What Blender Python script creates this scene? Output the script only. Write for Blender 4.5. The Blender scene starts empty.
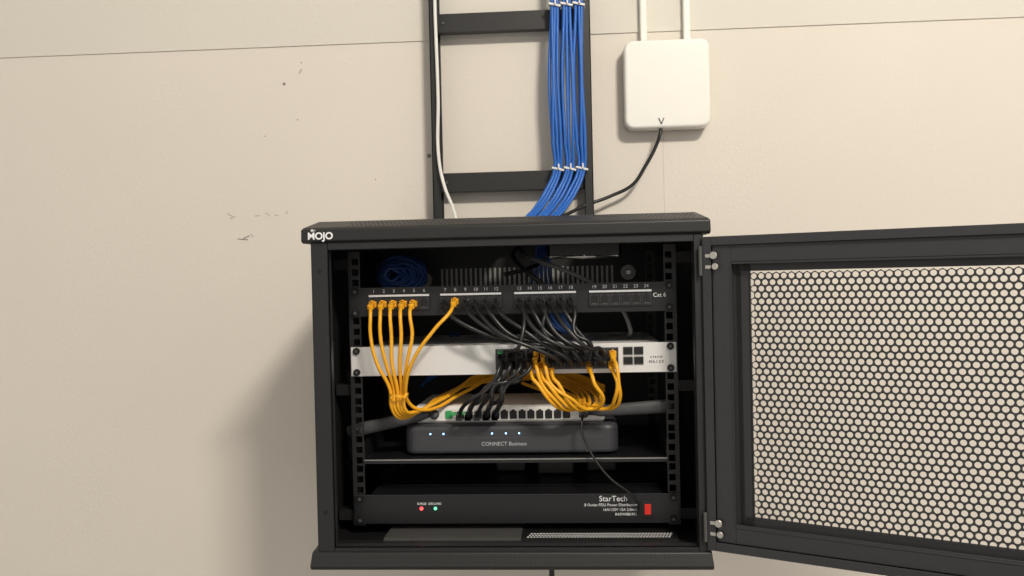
import bpy, bmesh, random
from math import *
from mathutils import Vector, Matrix
random.seed(4)
SC=bpy.context.scene
COL=SC.collection
SC.view_settings.view_transform='Standard'

# ---------------------------------------------------------------- materials
def mat(name,col,rough=.5,metal=0,emit=0,noise=0,nscale=30,bump=0,bscale=200,spec=.5):
    m=bpy.data.materials.new(name);m.use_nodes=True
    nt=m.node_tree;b=nt.nodes['Principled BSDF']
    c=(*col,1)
    b.inputs['Base Color'].default_value=c
    b.inputs['Roughness'].default_value=rough
    b.inputs['Metallic'].default_value=metal
    b.inputs['Specular IOR Level'].default_value=spec
    if emit:
        b.inputs['Emission Color'].default_value=c;b.inputs['Emission Strength'].default_value=emit
    tc=nt.nodes.new('ShaderNodeTexCoord')
    if noise:
        n=nt.nodes.new('ShaderNodeTexNoise');n.inputs['Scale'].default_value=nscale;n.inputs['Detail'].default_value=5
        nt.links.new(tc.outputs['Object'],n.inputs['Vector'])
        mx=nt.nodes.new('ShaderNodeMix');mx.data_type='RGBA'
        mx.inputs[6].default_value=(*[max(0,v*(1-noise)) for v in col],1)
        mx.inputs[7].default_value=(*[min(1,v*(1+noise)) for v in col],1)
        nt.links.new(n.outputs['Fac'],mx.inputs[0]);nt.links.new(mx.outputs[2],b.inputs['Base Color'])
    if bump:
        n=nt.nodes.new('ShaderNodeTexNoise');n.inputs['Scale'].default_value=bscale
        nt.links.new(tc.outputs['Object'],n.inputs['Vector'])
        bp=nt.nodes.new('ShaderNodeBump');bp.inputs['Strength'].default_value=bump;bp.inputs['Distance'].default_value=.001
        nt.links.new(n.outputs['Fac'],bp.inputs['Height']);nt.links.new(bp.outputs['Normal'],b.inputs['Normal'])
    return m
M=dict(
 wall=mat('wall_paint',(.75,.70,.63),.75,noise=.035,nscale=3,bump=.25,bscale=160),
 wall2=mat('wall_paint_upper',(.71,.68,.61),.75,noise=.03,nscale=3,bump=.25,bscale=160),
 floor=mat('floor_concrete',(.32,.30,.28),.7,noise=.2,nscale=5),
 ceil=mat('ceiling_paint',(.75,.73,.7),.8,noise=.02),
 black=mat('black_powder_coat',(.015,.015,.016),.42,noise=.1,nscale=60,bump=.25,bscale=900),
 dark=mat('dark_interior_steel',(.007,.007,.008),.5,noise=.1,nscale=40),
 frame=mat('door_grey_coat',(.030,.031,.034),.42,noise=.08,nscale=60,bump=.2,bscale=900),
 mesh=mat('door_mesh_coat',(.028,.029,.032),.5,noise=.08),
 panel=mat('rack_panel_black',(.011,.011,.013),.35,noise=.1,nscale=50),
 plastic=mat('black_plastic',(.012,.012,.013),.3,noise=.1),
 device=mat('charcoal_plastic',(.045,.047,.054),.42,noise=.1),
 ant=mat('antenna_rubber',(.06,.063,.068),.5,noise=.08),
 cord=mat('grey_cord',(.13,.13,.13),.5,noise=.08),
 hole=mat('socket_black',(.003,.003,.003),.6,noise=.1),
 silver=mat('switch_silver',(.78,.78,.77),.4,metal=.1,noise=.02),
 white=mat('white_plastic',(.80,.79,.76),.4,noise=.015),
 apw=mat('access_point_white',(.86,.85,.80),.35,noise=.01),
 lab=mat('label_white',(.85,.86,.88),.5,noise=.01),
 num=mat('label_grey_white',(.5,.51,.53),.5,noise=.01),
 grey=mat('grey_steel',(.10,.10,.10),.45,metal=.3,noise=.1),
 vent_lit_edge=mat('bright_vent_and_lit_edge_steel',(.32,.32,.31),.4,metal=.3,noise=.1),  # vents and grommets, plus the painted lit edge of the shelf
 zinc=mat('zinc_screw',(.62,.60,.56),.3,metal=.9,noise=.05),
 yellow=mat('yellow_cable_jacket',(.86,.42,.018),.4,noise=.08,nscale=60),
 black_c=mat('black_cable_jacket',(.014,.014,.015),.35,noise=.1),
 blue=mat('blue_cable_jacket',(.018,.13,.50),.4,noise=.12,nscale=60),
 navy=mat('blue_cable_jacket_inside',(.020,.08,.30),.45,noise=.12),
 red=mat('red_rocker',(.62,.03,.02),.3,emit=.2,noise=.02),
 ledr=mat('led_red',(1,.05,.05),.3,emit=4),ledg=mat('led_green',(.1,1,.3),.3,emit=3),
 ledb=mat('led_blue',(.25,.5,1),.3,emit=5),
 green=mat('green_clip',(.03,.35,.10),.4,noise=.05),
 mark=mat('pencil_mark',(.25,.22,.20),.8,noise=.3),
 smudge=mat('wall_smudge',(.50,.46,.41),.8,noise=.2),
 faint=mat('wall_joint_line',(.62,.58,.52),.8,noise=.05),
 lamp=mat('lamp_diffuser',(1,.93,.84),.5,emit=3),
)

# ---------------------------------------------------------------- helpers
def empty(name,loc=(0,0,0),rz=0):
    o=bpy.data.objects.new(name,None);o.empty_display_size=.05
    o.location=loc;o.rotation_euler=(0,0,rz);COL.objects.link(o);return o
class MB:
    def __init__(s): s.bm=bmesh.new();s.mats=[]
    def mi(s,k):
        if k not in s.mats: s.mats.append(k)
        return s.mats.index(k)
    def faces(s,vs,fs,k):
        i=s.mi(k);v=[s.bm.verts.new(p) for p in vs]
        for f in fs:
            fc=s.bm.faces.new([v[j] for j in f]);fc.material_index=i
        return v
    def box(s,a,b,k,rot=None,piv=None):
        x0,y0,z0=a;x1,y1,z1=b
        vs=[Vector(p) for p in((x0,y0,z0),(x1,y0,z0),(x1,y1,z0),(x0,y1,z0),(x0,y0,z1),(x1,y0,z1),(x1,y1,z1),(x0,y1,z1))]
        if rot is not None:
            piv=Vector(piv) if piv is not None else (vs[0]+vs[6])/2
            vs=[rot@(v-piv)+piv for v in vs]
        s.faces(vs,[(0,3,2,1),(4,5,6,7),(0,1,5,4),(1,2,6,5),(2,3,7,6),(3,0,4,7)],k)
    def prism(s,prof,x0,x1,k,inset0=None):
        n=len(prof);ins=inset0 or [0]*n
        vs=[(x0+ins[i],p[0],p[1]) for i,p in enumerate(prof)]+[(x1-ins[i],p[0],p[1]) for i,p in enumerate(prof)]
        fs=[tuple(range(n)),tuple(range(2*n-1,n-1,-1))]+[(i,n+i,n+(i+1)%n,(i+1)%n) for i in range(n)]
        s.faces(vs,fs,k)
    def slab(s,x0,x1,y0,y1,levels,rad,k,nc=6):
        # rounded-corner slab: levels = list of (z, inset)
        vs=[];n=0
        for z,ins in levels:
            r=max(rad-ins,.001)
            for cx,cy,a0 in((x1-ins-r,y1-ins-r,0),(x0+ins+r,y1-ins-r,pi/2),(x0+ins+r,y0+ins+r,pi),(x1-ins-r,y0+ins+r,3*pi/2)):
                for q in range(nc+1):
                    a=a0+q*pi/2/nc;vs.append((cx+cos(a)*r,cy+sin(a)*r,z))
        n=4*(nc+1);L=len(levels)
        fs=[tuple(range(n-1,-1,-1)),tuple(range((L-1)*n,L*n))]+[(j*n+i,j*n+(i+1)%n,(j+1)*n+(i+1)%n,(j+1)*n+i) for j in range(L-1) for i in range(n)]
        s.faces(vs,fs,k)
    def cyl(s,c,r,h,axis,k,n=16,r2=None):
        c=Vector(c);r2=r if r2 is None else r2
        ax=Vector(axis).normalized();u=ax.orthogonal().normalized();w=ax.cross(u)
        vs=[c+(u*cos(2*pi*i/n)+w*sin(2*pi*i/n))*r for i in range(n)]+[c+ax*h+(u*cos(2*pi*i/n)+w*sin(2*pi*i/n))*r2 for i in range(n)]
        s.faces(vs,[tuple(range(n-1,-1,-1)),tuple(range(n,2*n))]+[(i,(i+1)%n,n+(i+1)%n,n+i) for i in range(n)],k)
    def ring(s,c,r0,r1,h,axis,k,n=24):
        c=Vector(c);ax=Vector(axis).normalized();u=ax.orthogonal().normalized();w=ax.cross(u)
        P=lambda r,o:[c+ax*o+(u*cos(2*pi*i/n)+w*sin(2*pi*i/n))*r for i in range(n)]
        vs=P(r0,0)+P(r1,0)+P(r1,h)+P(r0,h)
        fs=[]
        for q in range(4):
            a=q*n;b=((q+1)%4)*n
            fs+=[(a+i,a+(i+1)%n,b+(i+1)%n,b+i) for i in range(n)]
        s.faces(vs,fs,k)
    def done(s,name,parent=None,bevel=0,seg=2,smooth=False):
        bmesh.ops.recalc_face_normals(s.bm,faces=s.bm.faces)
        me=bpy.data.meshes.new(name);s.bm.to_mesh(me);s.bm.free()
        for k in s.mats: me.materials.append(M[k])
        o=bpy.data.objects.new(name,me);COL.objects.link(o)
        if parent: o.parent=parent
        if bevel:
            b=o.modifiers.new('bevel','BEVEL');b.width=bevel;b.segments=seg;b.limit_method='ANGLE';b.angle_limit=radians(40)
        if smooth:
            for p in me.polygons:p.use_smooth=True
        return o
def cables(name,lines,r,k,parent=None,res=8):
    cu=bpy.data.curves.new(name,'CURVE');cu.dimensions='3D';cu.bevel_depth=r;cu.bevel_resolution=3;cu.resolution_u=res
    cu.use_fill_caps=True
    for pts in lines:
        sp=cu.splines.new('BEZIER');sp.bezier_points.add(len(pts)-1)
        for bp,p in zip(sp.bezier_points,pts):
            bp.co=p;bp.handle_left_type=bp.handle_right_type='AUTO'
    cu.materials.append(M[k])
    o=bpy.data.objects.new(name,cu);COL.objects.link(o)
    if parent:o.parent=parent
    return o
def text(name,body,size,loc,k,parent=None,align='CENTER',bold=0,rot=(pi/2,0,0)):
    cu=bpy.data.curves.new(name,'FONT');cu.body=body;cu.size=size;cu.align_x=align;cu.align_y='CENTER'
    cu.extrude=.0002;cu.offset=bold;cu.materials.append(M[k])
    o=bpy.data.objects.new(name,cu);o.location=loc;o.rotation_euler=rot;COL.objects.link(o)
    if parent:o.parent=parent
    return o

# ---------------------------------------------------------------- room
FZ,CZ=-1.25,2.35
m=MB();m.box((-2.6,.45,FZ),(2.6,.55,.872),'wall');m.box((-2.6,.4475,.872),(2.6,.55,CZ),'wall2')
wall=m.done('wall_back')
m=MB();m.box((-2.6,-3.2,FZ-.05),(2.6,.55,FZ),'floor');m.done('floor')
m=MB();m.box((-2.6,-3.2,CZ),(2.6,.55,CZ+.05),'ceil');m.done('ceiling')
m=MB();m.box((-2.6,.438,FZ),(2.6,.45,FZ+.1),'white');m.done('baseboard_back',bevel=.003)
m=MB()
m.box((.2705,.4494,.45),(.2713,.4502,.80),'faint')
for x,z,r in((-.455,.800,.0028),(-.495,.70,.0012),(-.163,.80,.0025),(-.175,.652,.004),(.243,.70,.002),(-.43,.73,.0012),(-.28,.61,.0012),(-.42,.84,.0012)):
    m.cyl((x,.4502,z),r,-.0012,(0,1,0),'mark',10)
m.box((-.424,.4494,.818),(-.421,.4502,.828),'smudge',Matrix.Rotation(.5,3,'Y'))
for x,z,L,a,k in((-.555,.50,.020,.1,'mark'),(-.545,.504,.014,-.4,'mark'),(-.53,.507,.008,.9,'smudge'),(-.575,.548,.012,.5,'smudge'),(-.57,.543,.012,-.4,'smudge'),(-.50,.548,.010,.6,'smudge'),(-.46,.55,.008,-.9,'smudge'),(-.48,.545,.007,.3,'smudge'),(-.52,.545,.01,-.1,'smudge')):
    m.box((x,.4494,z),(x+L,.4502,z+.0018),k,Matrix.Rotation(a,3,'Y'))
m.done('wall_scuffs',wall)

# ---------------------------------------------------------------- cable ladder on the wall
lad=empty('cable_ladder_rack',(-.013,.43,.503))
m=MB();H=CZ-.503
for sx in(-1,1):
    xo=sx*.150
    m.box((min(xo,xo-sx*.003),-.022,0),(max(xo,xo-sx*.003),.014,H),'black')
    m.box((min(xo,xo-sx*.016),-.022,0),(max(xo,xo-sx*.016),-.019,H),'black')
    m.box((min(xo,xo-sx*.016),.011,0),(max(xo,xo-sx*.016),.014,H),'black')
for z in(.093,.392,.69,.99,1.29,1.59):
    m.box((-.147,-.010,z-.018),(.147,.006,z+.018),'black')
    for sx in(-1,1): m.cyl((sx*.125,-.0101,z),.003,-.002,(0,1,0),'grey',8)
m.done('rails_and_rungs',lad,bevel=.001)

# ---------------------------------------------------------------- blue riser cables
bl=empty('blue_network_cable_bundle',(0,0,0))
lines=[]
for b,xc in enumerate((.072,.094,.116)):
    for i in range(6):
        dx=(i%3-1)*.0066+random.uniform(-.001,.001);dy=(i//3)*.006
        sw=random.uniform(-.004,.004)
        ex=.030+b*.022+(i%3-1)*.006
        lines.append([(xc+dx,.400-dy,CZ),(xc+dx+sw,.398-dy,1.30),(xc+dx*.8,.400-dy,.915),(xc+dx+sw-.002,.396-dy,.78),(xc+dx*1.1-.001,.396-dy,.66),
            (xc+dx*.8-.001,.398-dy,.612),(xc+dx-.018,.388-dy,.57),(ex+.004,.37-dy,.538),(ex-.012,.345-dy,.515),(ex-.016,.335-dy,.47)])
cables('cables',lines,.0030,'blue',bl)
m=MB()
for xc in(.072,.094,.116):
    for z,h in((.912,.004),(.612,.004),(1.3,.004)):
        m.box((xc-.0115,.388,z-.002),(xc+.0115,.4035,z+.002),'white',Matrix.Rotation(.25,3,'Y'))
        m.box((xc+.000,.384,z-.001),(xc+.003,.390,z+.009),'white')
m.done('cable_ties',bl,bevel=.0008)
cables('white_riser_cable',[[(-.147,.40,CZ),(-.148,.402,1.3),(-.150,.402,.93),(-.148,.402,.75),(-.149,.400,.64),(-.138,.392,.585),(-.122,.38,.545),(-.112,.36,.512),(-.11,.35,.503)]],.0032,'white')

# ---------------------------------------------------------------- access point
ap=empty('wireless_access_point',(.276,.43,.766))
bm=bmesh.new();bmesh.ops.create_cube(bm,size=1)
for v in bm.verts: v.co=Vector((v.co.x*.157,v.co.y*.036,v.co.z*.163))
ed=[e for e in bm.edges if abs((e.verts[0].co-e.verts[1].co).y)>.01]
bmesh.ops.bevel(bm,geom=ed,offset=.017,segments=8,affect='EDGES',profile=.5)
ed=[e for e in bm.edges if all(v.co.y<-.017 for v in e.verts)]
bmesh.ops.bevel(bm,geom=ed,offset=.006,segments=4,affect='EDGES',profile=.5)
me=bpy.data.meshes.new('shell');bm.to_mesh(me);bm.free();me.materials.append(M['apw'])
for p in me.polygons:p.use_smooth=True
o=bpy.data.objects.new('shell',me);COL.objects.link(o);o.parent=ap
mod=o.modifiers.new('wn','WEIGHTED_NORMAL')
m=MB();piv=(-.012,-.0182,-.074)
for a in(-.42,.42):
    m.box((-.0129,-.0188,-.074),(-.0111,-.0178,-.062),'device',Matrix.Rotation(a,3,'Y'),piv)
m.done('logo_chevron',ap)
m=MB();m.box((-.06,.016,-.06),(.06,.0195,.06),'white');m.done('mount_plate',ap)
rw=empty('cable_raceway',(.241,.44,.86))
m=MB()
for x in(-.004,.076): m.box((x-.0065,-.006,-.02),(x+.0065,.007,CZ-.86),'apw')
m.done('channels',rw,bevel=.003,seg=3)
cables('access_point_power_cable',[[(.264,.425,.690),(.263,.418,.68),(.255,.418,.655),(.233,.42,.615),(.21,.42,.583),(.17,.42,.563),(.12,.41,.545),(.09,.39,.530),(.06,.36,.51),(.055,.35,.47)]],.0033,'black_c')

# ---------------------------------------------------------------- cabinet shell
cab=empty('wall_mount_network_cabinet',(0,0,0))
m=MB()
W=.274;WR=.270;D=.44
m.box((-W,0.012,.03),(-W+.0015,D,.475),'black');m.box((WR-.0015,.012,.03),(WR,D,.475),'black')
m.box((-W,0,.03),(-.250,.006,.475),'black');m.box((-.2515,0,.03),(-.250,.018,.475),'frame')
m.box((-W,0,.03),(-W+.0015,.014,.475),'black')
m.box((.257,0,.03),(WR,.006,.475),'black');m.box((.257,0,.03),(.2585,.018,.475),'frame')
m.box((WR-.0015,0,.03),(WR,.014,.475),'black')
m.box((-.250,0,.459),(.257,.006,.475),'black');m.box((-.250,0,.459),(.257,.018,.4605),'frame')
m.box((-.250,0,.03),(.257,.006,.0405),'black');m.box((-.250,0,.039),(.257,.02,.0405),'frame')
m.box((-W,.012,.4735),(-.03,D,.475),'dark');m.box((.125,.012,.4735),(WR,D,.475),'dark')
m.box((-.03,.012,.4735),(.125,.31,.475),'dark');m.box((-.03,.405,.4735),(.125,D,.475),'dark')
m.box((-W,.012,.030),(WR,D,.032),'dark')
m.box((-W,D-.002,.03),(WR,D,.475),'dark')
# mounting battens between cabinet and wall
m.box((-.24,D,.40),(.24,.4505,.44),'black');m.box((-.24,D,.06),(.24,.4505,.10),'black')
m.done('shell',cab,bevel=.0006,seg=1)
LL,LR=-.286,.280
m=MB()
tp=[(0,.469),(-.006,.472),(-.006,.4875),(-.001,.491),(.035,.5015),(.05,.502),(.05,.469)]
m.prism(tp,LL,LR,'black',[0,0,0,.002,.014,.016,.0])
for a,b in(((-.27,.05,.494),(-.03,D,.502)),((.125,.05,.494),(.266,D,.502)),((-.03,.05,.494),(.125,.31,.502)),((-.03,.405,.494),(.125,D,.502))): m.box(a,b,'black')
m.box((-.284,.05,.469),(-.27,D,.498),'black');m.box((.266,.05,.469),(.278,D,.498),'black')
bp_=[(0,.036),(-.004,.034),(-.009,.016),(-.006,.011),(.03,.002),(.05,.002),(.05,.036)]
m.prism(bp_,-.284,.276,'black',[.003,.002,0,0,.012,.014,.0])
m.box((-.272,.05,.002),(.268,D,.012),'black');m.box((-.28,.05,.006),(-.27,D,.03),'black');m.box((.266,.05,.006),(.274,D,.03),'black')
m.done('lids',cab,bevel=.0015)
m=MB()
n=Vector((0,-.0105,.036)).normalized()
for r in range(4):
    for i in range(78):
        x=-.22+i*.0062+(r%2)*.0031
        t=.15+.23*r
        p=Vector((x,-.001+t*.036,.491+t*.0105))
        m.cyl(p-n*.0004,.0014,.0007,n,'hole',6)
n2=Vector((0,-.018,.005)).normalized()
for r in range(2):
    for i in range(83):
        x=-.262+i*.0062+(r%2)*.0031;t=.3+.35*r
        p=Vector((x,-.004-.005*t,.034-.018*t));m.cyl(p-n2*.0004,.0012,.0007,n2,'hole',6)
for x,z in((-.262,.43),(-.262,.09),):
    m.cyl((x,.001,z),.0035,-.0015,(0,1,0),'hole',12)
m.done('perforations',cab)
text('badge','MOJO',.0135,(-.258,-.0066,.4785),'lab',cab,bold=.0004)
text('badge_small','the',.005,(-.268,-.0066,.4868),'lab',cab,bold=.0002)

def rail(m,sx,y):
    xa,xb=sorted((sx*.2255,sx*.2415));ha,hb=sx*.2326-.0048,sx*.2326+.0048
    m.box((xa,y,.047),(ha,y+.002,.459),'black');m.box((hb,y,.047),(xb,y+.002,.459),'black')
    z=.047;zs=[]
    for u in range(9):
        for o in(.00635,.0222,.0381): zs.append(.05+u*.04445+o)
    for c in zs:
        m.box((ha,y,z),(hb,y+.002,c-.0048),'black');z=c+.0048
    m.box((ha,y,z),(hb,y+.002,.459),'black')
    xx=sorted((sx*.2415,sx*.2435));m.box((xx[0],y,.047),(xx[1],y+.04,.459),'black')
    xx=sorted((sx*.2435,sx*.269))
    for zz in(.06,.25,.44): m.box((xx[0],y+.012,zz-.008),(xx[1],y+.03,zz+.008),'dark')
m=MB()
for sx in(-1,1): rail(m,sx,.084);rail(m,sx,.37)
m.done('rack_rails',cab)

m=MB()
for i in range(36): 
    x=-.155+i*.0092
    m.box((x,.4345,.399),(x+.0042,.4385,.434),'vent_lit_edge')
for x,z in((-.186,.414),(.199,.42)):
    m.ring((x,.438,z),.006,.014,-.010,(0,1,0),'vent_lit_edge',20);m.cyl((x,.438,z),.0045,-.012,(0,1,0),'zinc',12)
m.done('rear_vents_and_grommets',cab)
m=MB();fc=Vector((.112,.22,.446))
for a,b in(((-.058,-.058),(-.054,.058)),((.054,-.058),(.058,.058)),((-.058,-.058),(.058,-.054)),((-.058,.054),(.058,.058))):
    m.box((fc.x+a[0],fc.y+a[1],.448),(fc.x+b[0],fc.y+b[1],.4732),'plastic')
m.ring((fc.x,fc.y,.448),.052,.056,.025,(0,0,1),'plastic',32)
m.cyl((fc.x,fc.y,.449),.018,.022,(0,0,1),'plastic',20)
for k in range(7):
    a=k*2*pi/7
    m.box((fc.x+.016,fc.y-.001,.452),(fc.x+.050,fc.y+.018,.4535),'plastic',Matrix.Rotation(a,3,'Z')@Matrix.Rotation(.4,3,'X'),(fc.x,fc.y,.46))
for r in(.012,.022,.032,.042,.052): m.ring(fc,r-.0009,r+.0009,-.0018,(0,0,1),'zinc',28)
for a in range(4): m.box((fc.x-.056,fc.y-.001,.446),(fc.x+.056,fc.y+.001,.448),'zinc',Matrix.Rotation(a*pi/4,3,'Z'))
m.done('fan',cab)
m=MB();m.box((-.19,.045,.0335),(.01,.25,.040),'grey')
m.box((.01,.045,.0335),(.235,.25,.0385),'dark')
for r in range(3):
    for i in range(46): m.cyl((.02+i*.0045+r*.00225,.052+r*.008,.0385),.0016,.0007,(0,0,1),'lab',6)
m.done('floor_vent_strip',cab)

# ---------------------------------------------------------------- patch panel
PY=.081
def ears(m,z,k='hole',dz=.0159):
    for sx in(-1,1):
        for s in(-1,1):
            m.cyl((sx*.2326,PY,z+s*dz),.0052,-.0035,(0,1,0),k,14)
            m.cyl((sx*.2326,PY-.0035,z+s*dz),.0025,-.0004,(0,1,0),'grey',6)
pp=empty('patch_panel',(0,0,0))
m=MB();zc=.383
m.box((-.2413,PY,zc-.0215),(.2413,PY+.0025,zc+.0215),'panel')
m.box((-.22,PY+.0025,zc-.019),(.22,PY+.03,zc+.019),'panel')
ears(m,zc)
PX=[]
for g,gc in enumerate((-.1665,-.059,.0512,.1615)):
    m.box((gc-.0465,PY-.003,zc-.013),(gc+.0465,PY,zc+.006),'plastic')
    m.box((gc-.0455,PY-.0012,zc+.0075),(gc+.0455,PY,zc+.0105),'lab')
    for i in range(6):
        x=gc+(i-2.5)*.0152;PX.append(x)
        m.box((x-.0064,PY-.0034,zc-.0110),(x+.0064,PY-.0031,zc+.0045),'device')
        m.box((x-.0056,PY-.0037,zc-.0095),(x+.0056,PY-.0033,zc+.003),'hole')
        m.box((x-.0026,PY-.0038,zc+.003),(x+.0026,PY-.0033,zc+.0043),'hole')
        m.box((x-.004,PY-.0041,zc-.0092),(x+.004,PY-.0037,zc-.0080),'grey')
m.done('body',pp,bevel=.0003,seg=1)
for i,x in enumerate(PX): text('port_number_%d'%(i+1),str(i+1),.0070,(x,PY-.0006,zc+.0158),'lab',pp)
text('category_label','Cat 6',.0085,(.2185,PY-.0006,zc+.002),'lab',pp)

# ---------------------------------------------------------------- network switch
sw=empty('network_switch',(0,0,0));m=MB();zs=.294
m.box((-.2413,PY,zs-.0218),(.2413,PY+.0025,zs+.0218),'silver')
m.box((-.22,PY+.0025,zs-.0205),(.22,PY+.25,zs+.0205),'silver')
ears(m,zs)
SX=[]
m.box((-.024,PY-.0015,zs-.0155),(.157,PY,zs+.0155),'device')
for i in range(12):
    x=-.0155+i*.0148+(.0 if i<6 else .002);SX.append(x)
    for s in(-1,1):
        m.box((x-.0058,PY-.002,zs+s*.0075-.0058),(x+.0058,PY-.0012,zs+s*.0075+.0058),'hole')
        m.box((x-.0045,PY-.0026,zs+s*.0135-.0006),(x+.0045,PY-.0012,zs+s*.0135+.0006),'grey')
for i in range(2):
    for s in(-1,1):
        x=.171+i*.0155
        m.box((x-.0068,PY-.002,zs+.003+s*.0072-.0058),(x+.0068,PY-.0005,zs+.003+s*.0072+.0058),'grey')
        m.box((x-.0060,PY-.0026,zs+.003+s*.0072-.0046),(x+.0060,PY-.0015,zs+.003+s*.0072+.0046),'hole')
m.done('body',sw,bevel=.0004,seg=1)
text('maker_label','c i s c o',.0055,(.212,PY-.0006,zs+.001),'device',sw);text('model_label','M S 1 2 0',.0055,(.212,PY-.0006,zs-.0065),'device',sw)

# ---------------------------------------------------------------- shelf
m=MB();zh=.146
m.box((-.2255,.084,zh-.0015),(.2255,.36,zh),'panel')
m.box((-.2255,.082,zh-.006),(.2255,.084,zh),'panel')
m.box((-.2255,.0805,zh-.0012),(.2255,.0845,zh+.0004),'vent_lit_edge')  # pale strip: light catching the front lip, painted in as brighter steel
for sx in(-1,1):
    a,b=sorted((sx*.2245,sx*.2262));m.box((a,.084,zh-.01),(b,.36,zh+.028),'panel')
m.done('rack_shelf',bevel=.0004,seg=1)

# ---------------------------------------------------------------- black gateway on shelf
gw=empty('network_gateway',(-.006,.105,zh))
m=MB()
m.slab(-.1625,.1625,0,.20,[(.003,.004),(.005,.001),(.008,0),(.040,0),(.0445,.0015),(.0470,.005),(.048,.010)],.018,'device')
m.done('case',gw,bevel=.0006)
m=MB()
for x in(-.122,-.102,-.028,-.007,.013): m.cyl((x,.0005,.034),.0013,-.001,(0,1,0),'ledb',8)
m.box((-.14,-.0003,.0275),(.14,.0006,.0281),'grey')
for x in(-.12,.12): m.box((x-.012,.02,0),(x+.012,.17,.004),'plastic')
m.done('front_lights_and_feet',gw)
text('maker_label','CONNECT Business',.0080,(-.01,-.0002,.018),'num',gw)

# ---------------------------------------------------------------- white router with paddle antennas
rt=empty('wireless_router',(-.008,.118,.1940))
m=MB()
m.prism([(.004,0),(0,.004),(.001,.022),(.006,.026),(.12,.028),(.14,.024),(.14,0)],-.148,.148,'white',[.006,.003,.002,.004,.01,.012,.01])
for i in range(13):
    x=-.075+i*.0135
    m.box((x-.0054,-.0022,.006),(x+.0054,.004,.0180),'hole')
    m.box((x-.0025,-.0024,.0180),(x+.0025,.004,.0200),'hole')
m.box((.106,-.0022,.006),(.118,.004,.0185),'hole')
m.box((-.098,-.0022,.007),(-.088,.004,.019),'green')
m.done('case',rt,bevel=.001)
m=MB()
for sx,zz in((-1,-.028),(1,.010)):
    p=Vector((sx*.120,-.006,.016));q=Vector((sx*.247,-.014,.016+zz*.9))
    d=(q-p);L=d.length;ax=d.normalized();up=Vector((0,0,1));up=(up-ax*up.dot(ax)).normalized();w=ax.cross(up)
    prof=[(0,.005,.004),(.010,.0065,.005),(.018,.0085,.005),(.06,.0095,.005),(L-.01,.0105,.005),(L,.008,.004)]
    n=12;vs=[]
    for t,a,b in prof:
        for i in range(n): vs.append(p+ax*t+up*(a*cos(2*pi*i/n))+w*(b*sin(2*pi*i/n)))
    fs=[(j*n+i,j*n+(i+1)%n,(j+1)*n+(i+1)%n,(j+1)*n+i) for j in range(len(prof)-1) for i in range(n)]
    fs+=[tuple(range(n)),tuple(range(len(prof)*n-1,(len(prof)-1)*n-1,-1))]
    m.faces(vs,fs,'ant')
    m.cyl((sx*.114,.004,.014),.0065,-.016,(0,1,0),'ant',14)
m.done('antennas',rt,smooth=True)

# ---------------------------------------------------------------- power strip (PDU)
pd=empty('rack_power_strip',(0,0,0));m=MB();zp=.0722
m.box((-.2413,PY,zp-.0218),(.2413,PY+.0025,zp+.0218),'panel')
m.box((-.2413,PY-.0015,zp+.0205),(.2413,PY+.003,zp+.0218),'frame')
m.box((-.218,PY+.0025,zp-.021),(.218,PY+.06,zp+.021),'panel')
ears(m,zp)
m.cyl((-.140,PY,zp+.001),.0026,-.0015,(0,1,0),'ledr',12);m.cyl((-.119,PY,zp+.001),.0022,-.0015,(0,1,0),'ledg',12)
m.box((.187,PY-.002,zp-.0135),(.203,PY,zp+.0125),'plastic')
m.box((.1905,PY-.0045,zp-.0085),(.1995,PY-.001,zp+.0065),'red',Matrix.Rotation(.12,3,'X'))
m.done('body',pd,bevel=.0005,seg=1)
text('led_label','SURGE  GROUND',.0046,(-.128,PY-.0006,zp+.0080),'lab',pd)
text('maker_label','StarTech',.0115,(.166,PY-.0006,zp+.0140),'lab',pd,'RIGHT')
text('label_line_a','8 Outlet PDU Power Distribution',.0056,(.180,PY-.0006,zp+.0050),'lab',pd,'RIGHT')
text('label_line_b','16A/125V 15A 2.0m L',.0056,(.180,PY-.0006,zp-.002),'lab',pd,'RIGHT')
text('label_line_c','RKPW081915',.0056,(.180,PY-.0006,zp-.009),'lab',pd,'RIGHT')

# ---------------------------------------------------------------- patch cables with plugs
def plug(m,x,z,k,dn=0,L=.024):
    m.box((x-.0052,PY-.012,z-.0045),(x+.0052,PY-.001,z+.0045),k)
    rot=Matrix.Rotation(dn,3,'X')
    m.box((x-.0040,PY-.012-L*.6,z-.0038),(x+.0040,PY-.011,z+.0038),k,rot,(x,PY-.011,z))
    m.box((x-.002,PY-.016,z+.0040),(x+.002,PY-.004,z+.0062),k)
yc=empty('yellow_patch_cable_bundle');m=MB();ly=[]
ZP=zc-.0035
tx=[-.177,-.172,-.166,-.161,-.156]
for i in range(5):
    x=PX[i];plug(m,x,ZP,'yellow',.25)
    ly.append([(x,PY-.024,ZP-.003),(x+.001+random.uniform(-.002,.002),PY-.036-.003*(i%2),ZP-.012),(x+.003,PY-.040-.004*(i%2),.335),(x*.62+tx[i]*.38+random.uniform(-.003,.003),PY-.038,.295),(tx[i],PY-.030+.004*(i%2),.256),
       (tx[i]+.001,PY-.024,.227-.001*i),(tx[i]+.010,PY-.012,.2115+.002*i),(-.142+i*.006,PY+.012,.217+.003*i),(-.116+i*.006,PY+.06,.2325+.002*i),(-.06,PY+.13,.244+.0035*i),(.01,PY+.155,.246+.004*i),(.09,PY+.15,.242+.003*i),(.14,PY+.11,.230+.002*i)])
x=PX[7];plug(m,x,ZP+.002,'yellow',.25)
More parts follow.
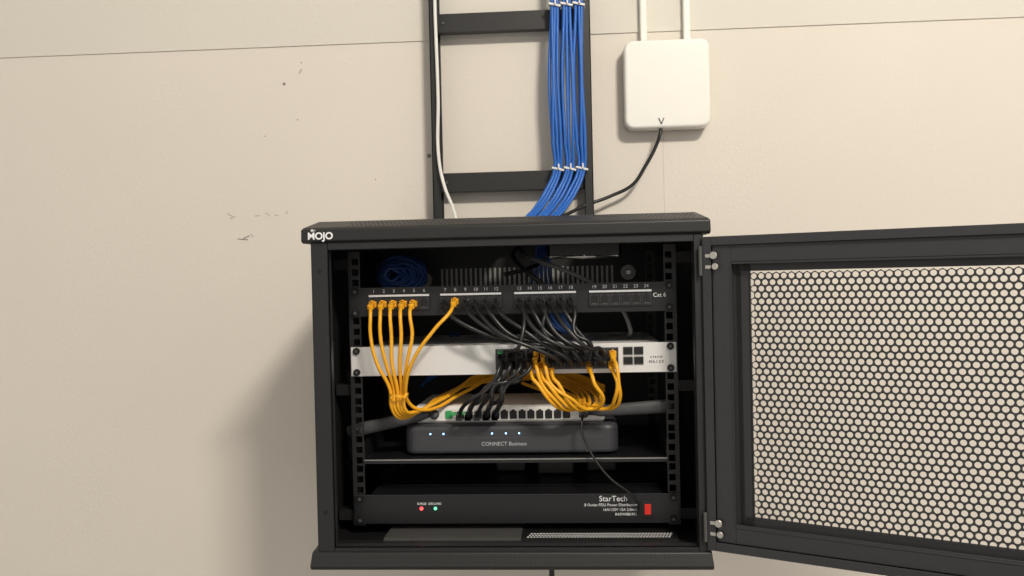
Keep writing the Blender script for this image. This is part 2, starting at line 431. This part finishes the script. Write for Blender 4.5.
ly.append([(x,PY-.024,ZP-.001),(x-.003,PY-.040,ZP-.012),(-.105,PY-.052,.345),(-.138,PY-.050,.300),(-.152,PY-.038,.262),(-.152,PY-.022,.236),(-.135,PY-.005,.2215),(-.08,PY+.06,.238),(-.02,PY+.15,.258),(.05,PY+.165,.262)])
for i,(xs,row,ex) in enumerate(((SX[3],-1,.072),(SX[3]+.006,1,.080),(SX[4],-1,.088),(SX[5],-1,.098),(SX[4]+.004,1,.105))):
    z=zs+row*.0075-.001;plug(m,xs,z,'yellow',.4)
    ly.append([(xs,PY-.024,z-.005),(xs+.003,PY-.036,z-.016),(xs+.010,PY-.040,.262),(ex-.016,PY-.038,.238),(ex,PY-.024,.2235-.0015*(i%2)),(ex+.018,PY-.008,.2235),(ex+.026,PY+.03,.2285),(ex,PY+.12,.240),(.02,PY+.16,.254+i*.003)])
for i,(xs,row,ex) in enumerate(((SX[9]-.006,-1,.128),(SX[11]-.001,1,.152),(SX[11]-.003,-1,.145))):
    z=zs+row*.0075-.001;plug(m,xs,z,'yellow',.4)
    ly.append([(xs,PY-.024,z-.005),(xs+.004,PY-.038,z-.016),(xs+.006,PY-.040,.262),(ex+.004,PY-.034,.240),(ex-.004,PY-.018,.2235),(ex-.03,PY-.004,.2215),(ex-.06,PY+.05,.2305),(ex-.12,PY+.13,.242)])
m.done('plugs',yc,bevel=.0008)
cables('cables',ly,.0027,'yellow',yc)
m=MB();m.ring((-.165,PY-.028,.245),.0125,.0137,.003,(.1,.1,1),'yellow',20);m.box((-.154,PY-.044,.244),(-.150,PY-.036,.252),'yellow',Matrix.Rotation(.6,3,'Y'));m.done('cable_tie',yc)

bk=empty('black_patch_cable_bundle');m=MB();lb=[]
src=[6,8,9,10,11,12,13,14,15,16,17,12,14]
dst=[(5,1),(6,1),(6,-1),(7,1),(7,-1),(8,1),(8,-1),(9,1),(10,1),(10,-1),(9,-1),(2,1),(5,-1)]
for j,(a,(b,rw_)) in enumerate(zip(src,dst)):
    x=PX[a]+(.004 if j>10 else 0);xe=SX[b];ze=zs+rw_*.0075
    plug(m,x,ZP-(.002 if j>10 else 0),'plastic',.35)
    plug(m,xe,ze,'plastic',-.05)
    dx=xe-x;o=.038+.006*(j%3);rr=random.uniform(-.006,.006);r2=random.uniform(-.004,.004)
    lb.append([(x,PY-.024,ZP-.004),(x+.004+.03*dx,PY-.036,ZP-.014),(x+dx*.33+rr,PY-o-.006,.342-.003*(j%4)+r2),(x+dx*.68-rr,PY-o-.006,.320-.003*(j%3)-r2),(xe-.006,PY-.042,ze+.010),(xe,PY-.024,ze)])
ends=[(0,1),(0,-1),(1,1),(1,-1),(2,1),(2,-1),(1,-1),(3,1)]
exs=[-.083,-.0695,-.056,-.0425,-.029,-.029,-.0695,-.0425]
for j,(b,rw_) in enumerate(ends):
    xs=SX[b];z=zs+rw_*.0075
    plug(m,xs,z,'plastic' ,.45)
    ex=exs[j];oz=0 if j<5 else .003
    lb.append([(xs,PY-.024,z-.005),(xs-.001,PY-.038,z-.018),(xs-.014-.003*j,PY-.044+.004*(j%3),.260),(xs*.38+ex*.62,PY-.044+.005*(j%3),.241),(ex+.010,PY-.020,.226+oz),(ex+.003,PY+.004,.212+oz),(ex,PY+.022,.206+oz)])
    m.box((ex-.0048,.096,.2010),(ex+.0048,.117,.2100),'plastic')
m.box((SX[0]-.004,PY-.015,zs+.009),(SX[0]+.003,PY-.003,zs+.014),'green')
m.box((-.096,.096,.209),(-.088,.112,.2125),'green');m.box((-.08,.096,.2105),(-.074,.112,.213),'green')
m.done('plugs',bk,bevel=.0008)
cables('cables',lb,.0030,'black_c',bk)

# internal blue slack and other wiring
ib=[]
for k in range(7):
    pts=[]
    for t in range(15):
        a=t*2*pi/7+k*.6
        pts.append((-.205+cos(a)*(.014+.0045*k),.24+.012*k+sin(a*.5)*.02,.424+sin(a)*(.008+.0035*k)+.003*sin(3*t+k)))
    ib.append(pts)
for k in range(5):
    ib.append([(.035+.007*k,.345,.49),(.030+.006*k,.33,.44),(.02+.01*k,.26,.40),(.0+.02*k,.16,.39)])
for k in range(4):
    ib.append([(.045+.008*k,.13,.372),(.055+.008*k,.12,.350),(.07+.006*k,.135,.335),(.075+.006*k,.25,.33)])
ib.append([(-.16,.25,.24),(-.13,.24,.26),(-.10,.27,.285),(-.11,.3,.32)]);ib.append([(-.165,.25,.235),(-.14,.24,.262),(-.115,.27,.29),(-.12,.3,.32)])
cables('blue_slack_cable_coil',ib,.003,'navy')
cables('grey_power_cable',[[(.01,.30,.49),(.012,.22,.455),(.04,.15,.440),(.09,.12,.420),(.135,.115,.395),(.165,.118,.365),(.178,.125,.335),(.178,.16,.32)]],.0034,'cord')
cables('black_power_cable',[
   [(.055,.34,.49),(.0,.22,.46),(.01,.14,.435),(.04,.11,.41),(.06,.12,.39)],
   [(.06,.35,.49),(.05,.3,.45),(.02,.25,.43),(-.02,.24,.42)]],.0036,'black_c')
lead=empty('router_power_lead')
m=MB();m.cyl((.104,.119,.208),.006,-.026,(0,1,0),'plastic',14,.0045);m.done('barrel_plug',lead,bevel=.0006)
cables('lead',[[(.104,.094,.207),(.102,.084,.203),(.101,.078,.188),(.108,.074,.168),(.124,.068,.140),(.145,.066,.116),(.166,.068,.100),(.176,.070,.088),(.182,.074,.078),(.180,.078,.064)]],.0018,'black_c',lead)
pa=empty('power_adapter',(.06,.2,.094));m=MB()
m.box((-.03,0,.0),(.03,.05,.03),'plastic');m.box((.05,.02,.0),(.10,.07,.026),'plastic');m.box((-.10,.02,0),(-.05,.06,.022),'plastic')
m.done('bricks',pa,bevel=.004)
m=MB();m.box((-.215,.14,.052),(.215,.26,.094),'panel');m.done('rear_outlet_housing',pd,bevel=.001)
cables('cabinet_power_cord',[[(.052,.10,.002),(.052,.10,-.05),(.054,.13,-.3),(.06,.40,-.8),(.06,.42,FZ+.12)]],.0042,'black_c')

# ---------------------------------------------------------------- door (hinged right, swung open)
dr=empty('cabinet_mesh_door',(.2675,-.006,.0),-radians(26.5))
z0,z1=.0385,.4645;Wd=.53
m=MB()
def ringbox(s0,s1,za,zb,w,y0,y1,k):
    m.box((s0,y0,za),(s0+w,y1,zb),k);m.box((s1-w,y0,za),(s1,y1,zb),k)
    m.box((s0+w,y0,za),(s1-w,y1,za+w),k);m.box((s0+w,y0,zb-w),(s1-w,y1,zb),k)
ringbox(.0,Wd,z0,z1,.0015,0,.02,'frame')
ringbox(.0,Wd,z0,z1,.012,-.0005,.001,'frame')
ringbox(.012,Wd-.012,z0+.012,z1-.012,.026,.004,.006,'frame')
ringbox(.036,Wd-.036,z0+.033,z1-.033,.0018,.003,.018,'mesh')
ringbox(.0015,Wd-.0015,z0+.0015,z1-.0015,.046,.018,.0195,'frame')
m.box((.04,.018,z0+.02),(.060,.0195,z1-.02),'frame');m.box((Wd-.060,.018,z0+.02),(Wd-.04,.0195,z1-.02),'frame')
m.box((.0585,.0160,z0+.044),(.060,.018,z1-.044),'black')
m.done('frame',dr,bevel=.0005,seg=1)
m=MB()
for zc_ in(.432,.070):
    m.cyl((.016,-.001,zc_+.007),.0052,-.003,(0,1,0),'zinc',14);m.cyl((.018,-.001,zc_-.008),.0045,-.003,(0,1,0),'zinc',14)
    m.box((.004,-.0016,zc_-.011),(.012,-.0006,zc_-.006),'zinc');m.box((.004,-.0016,zc_+.004),(.012,-.0006,zc_+.009),'zinc')
    m.cyl((-.002,-.002,zc_-.02),.0025,.04,(0,0,1),'grey',10)
m.box((Wd-.02,-.004,.235),(Wd-.008,0,.275),'grey')
m.done('hinges_and_latch',dr,bevel=.0005,seg=1)
bm=bmesh.new();p=.0098;R=.0038;row=p*sqrt(3)/2
vc={}
def gv(x,z):
    k=(round(x*1e5),round(z*1e5))
    for a in(-1,0,1):
        for b in(-1,0,1):
            if (k[0]+a,k[1]+b) in vc:return vc[(k[0]+a,k[1]+b)]
    v=bm.verts.new((x,.0172,z));vc[k]=v;return v
j=0;z=z0+.049
while z<z1-.047:
    x=.0645+(p/2 if j%2 else 0)
    while x<Wd-.062:
        o_=[];i_=[]
        for q in range(12):
            a=q*pi/6;ro=p/2 if q%2==0 else p/sqrt(3)
            o_.append(gv(x+cos(a)*ro,z+sin(a)*ro));i_.append(bm.verts.new((x+cos(a)*R,.0172,z+sin(a)*R)))
        for q in range(12):
            try: bm.faces.new((o_[q],o_[(q+1)%12],i_[(q+1)%12],i_[q]))
            except ValueError: pass
        x+=p
    z+=row;j+=1
bmesh.ops.recalc_face_normals(bm,faces=bm.faces)
me=bpy.data.meshes.new('perforated_sheet');bm.to_mesh(me);bm.free();me.materials.append(M['mesh'])
o=bpy.data.objects.new('perforated_sheet',me);COL.objects.link(o);o.parent=dr
sd=o.modifiers.new('solid','SOLIDIFY');sd.thickness=.0009;sd.offset=0

# ---------------------------------------------------------------- lights
lf=empty('ceiling_light_panel',(1.15,-2.1,CZ));m=MB()
m.box((-.32,-.22,-.03),(.32,.22,0),'white');m.box((-.29,-.19,-.034),(.29,.19,-.03),'lamp');m.done('fixture',lf,bevel=.003)
def area(name,loc,target,sx,sy,power,col):
    l=bpy.data.lights.new(name,'AREA');l.shape='RECTANGLE';l.size=sx;l.size_y=sy;l.energy=power;l.color=col
    o=bpy.data.objects.new(name,l);o.location=loc
    o.rotation_euler=(Vector(target)-Vector(loc)).to_track_quat('-Z','Y').to_euler();COL.objects.link(o);return o
area('ceiling_lamp_light',(1.15,-2.1,CZ-.06),(0,.3,.4),.5,.35,122,(1,.92,.80))
w=bpy.data.worlds.new('World');SC.world=w;w.use_nodes=True
w.node_tree.nodes['Background'].inputs[0].default_value=(1,.95,.88,1);w.node_tree.nodes['Background'].inputs[1].default_value=.58

# ---------------------------------------------------------------- camera
y,pt,r=-.064,-.013,-.022
f=Vector((sin(y)*cos(pt),cos(y)*cos(pt),sin(pt)));a=Vector((cos(y),-sin(y),0));u=a.cross(f)
rx=a*cos(r)+u*sin(r);uy=-a*sin(r)+u*cos(r)
cam=bpy.data.cameras.new('camera');co=bpy.data.objects.new('camera',cam);COL.objects.link(co)
mt=Matrix((rx,uy,-f)).transposed().to_4x4();mt.translation=Vector((.083,-1.173,.416));co.matrix_world=mt
cam.sensor_width=36;cam.lens=850/1024*36;cam.clip_start=.01
SC.camera=co
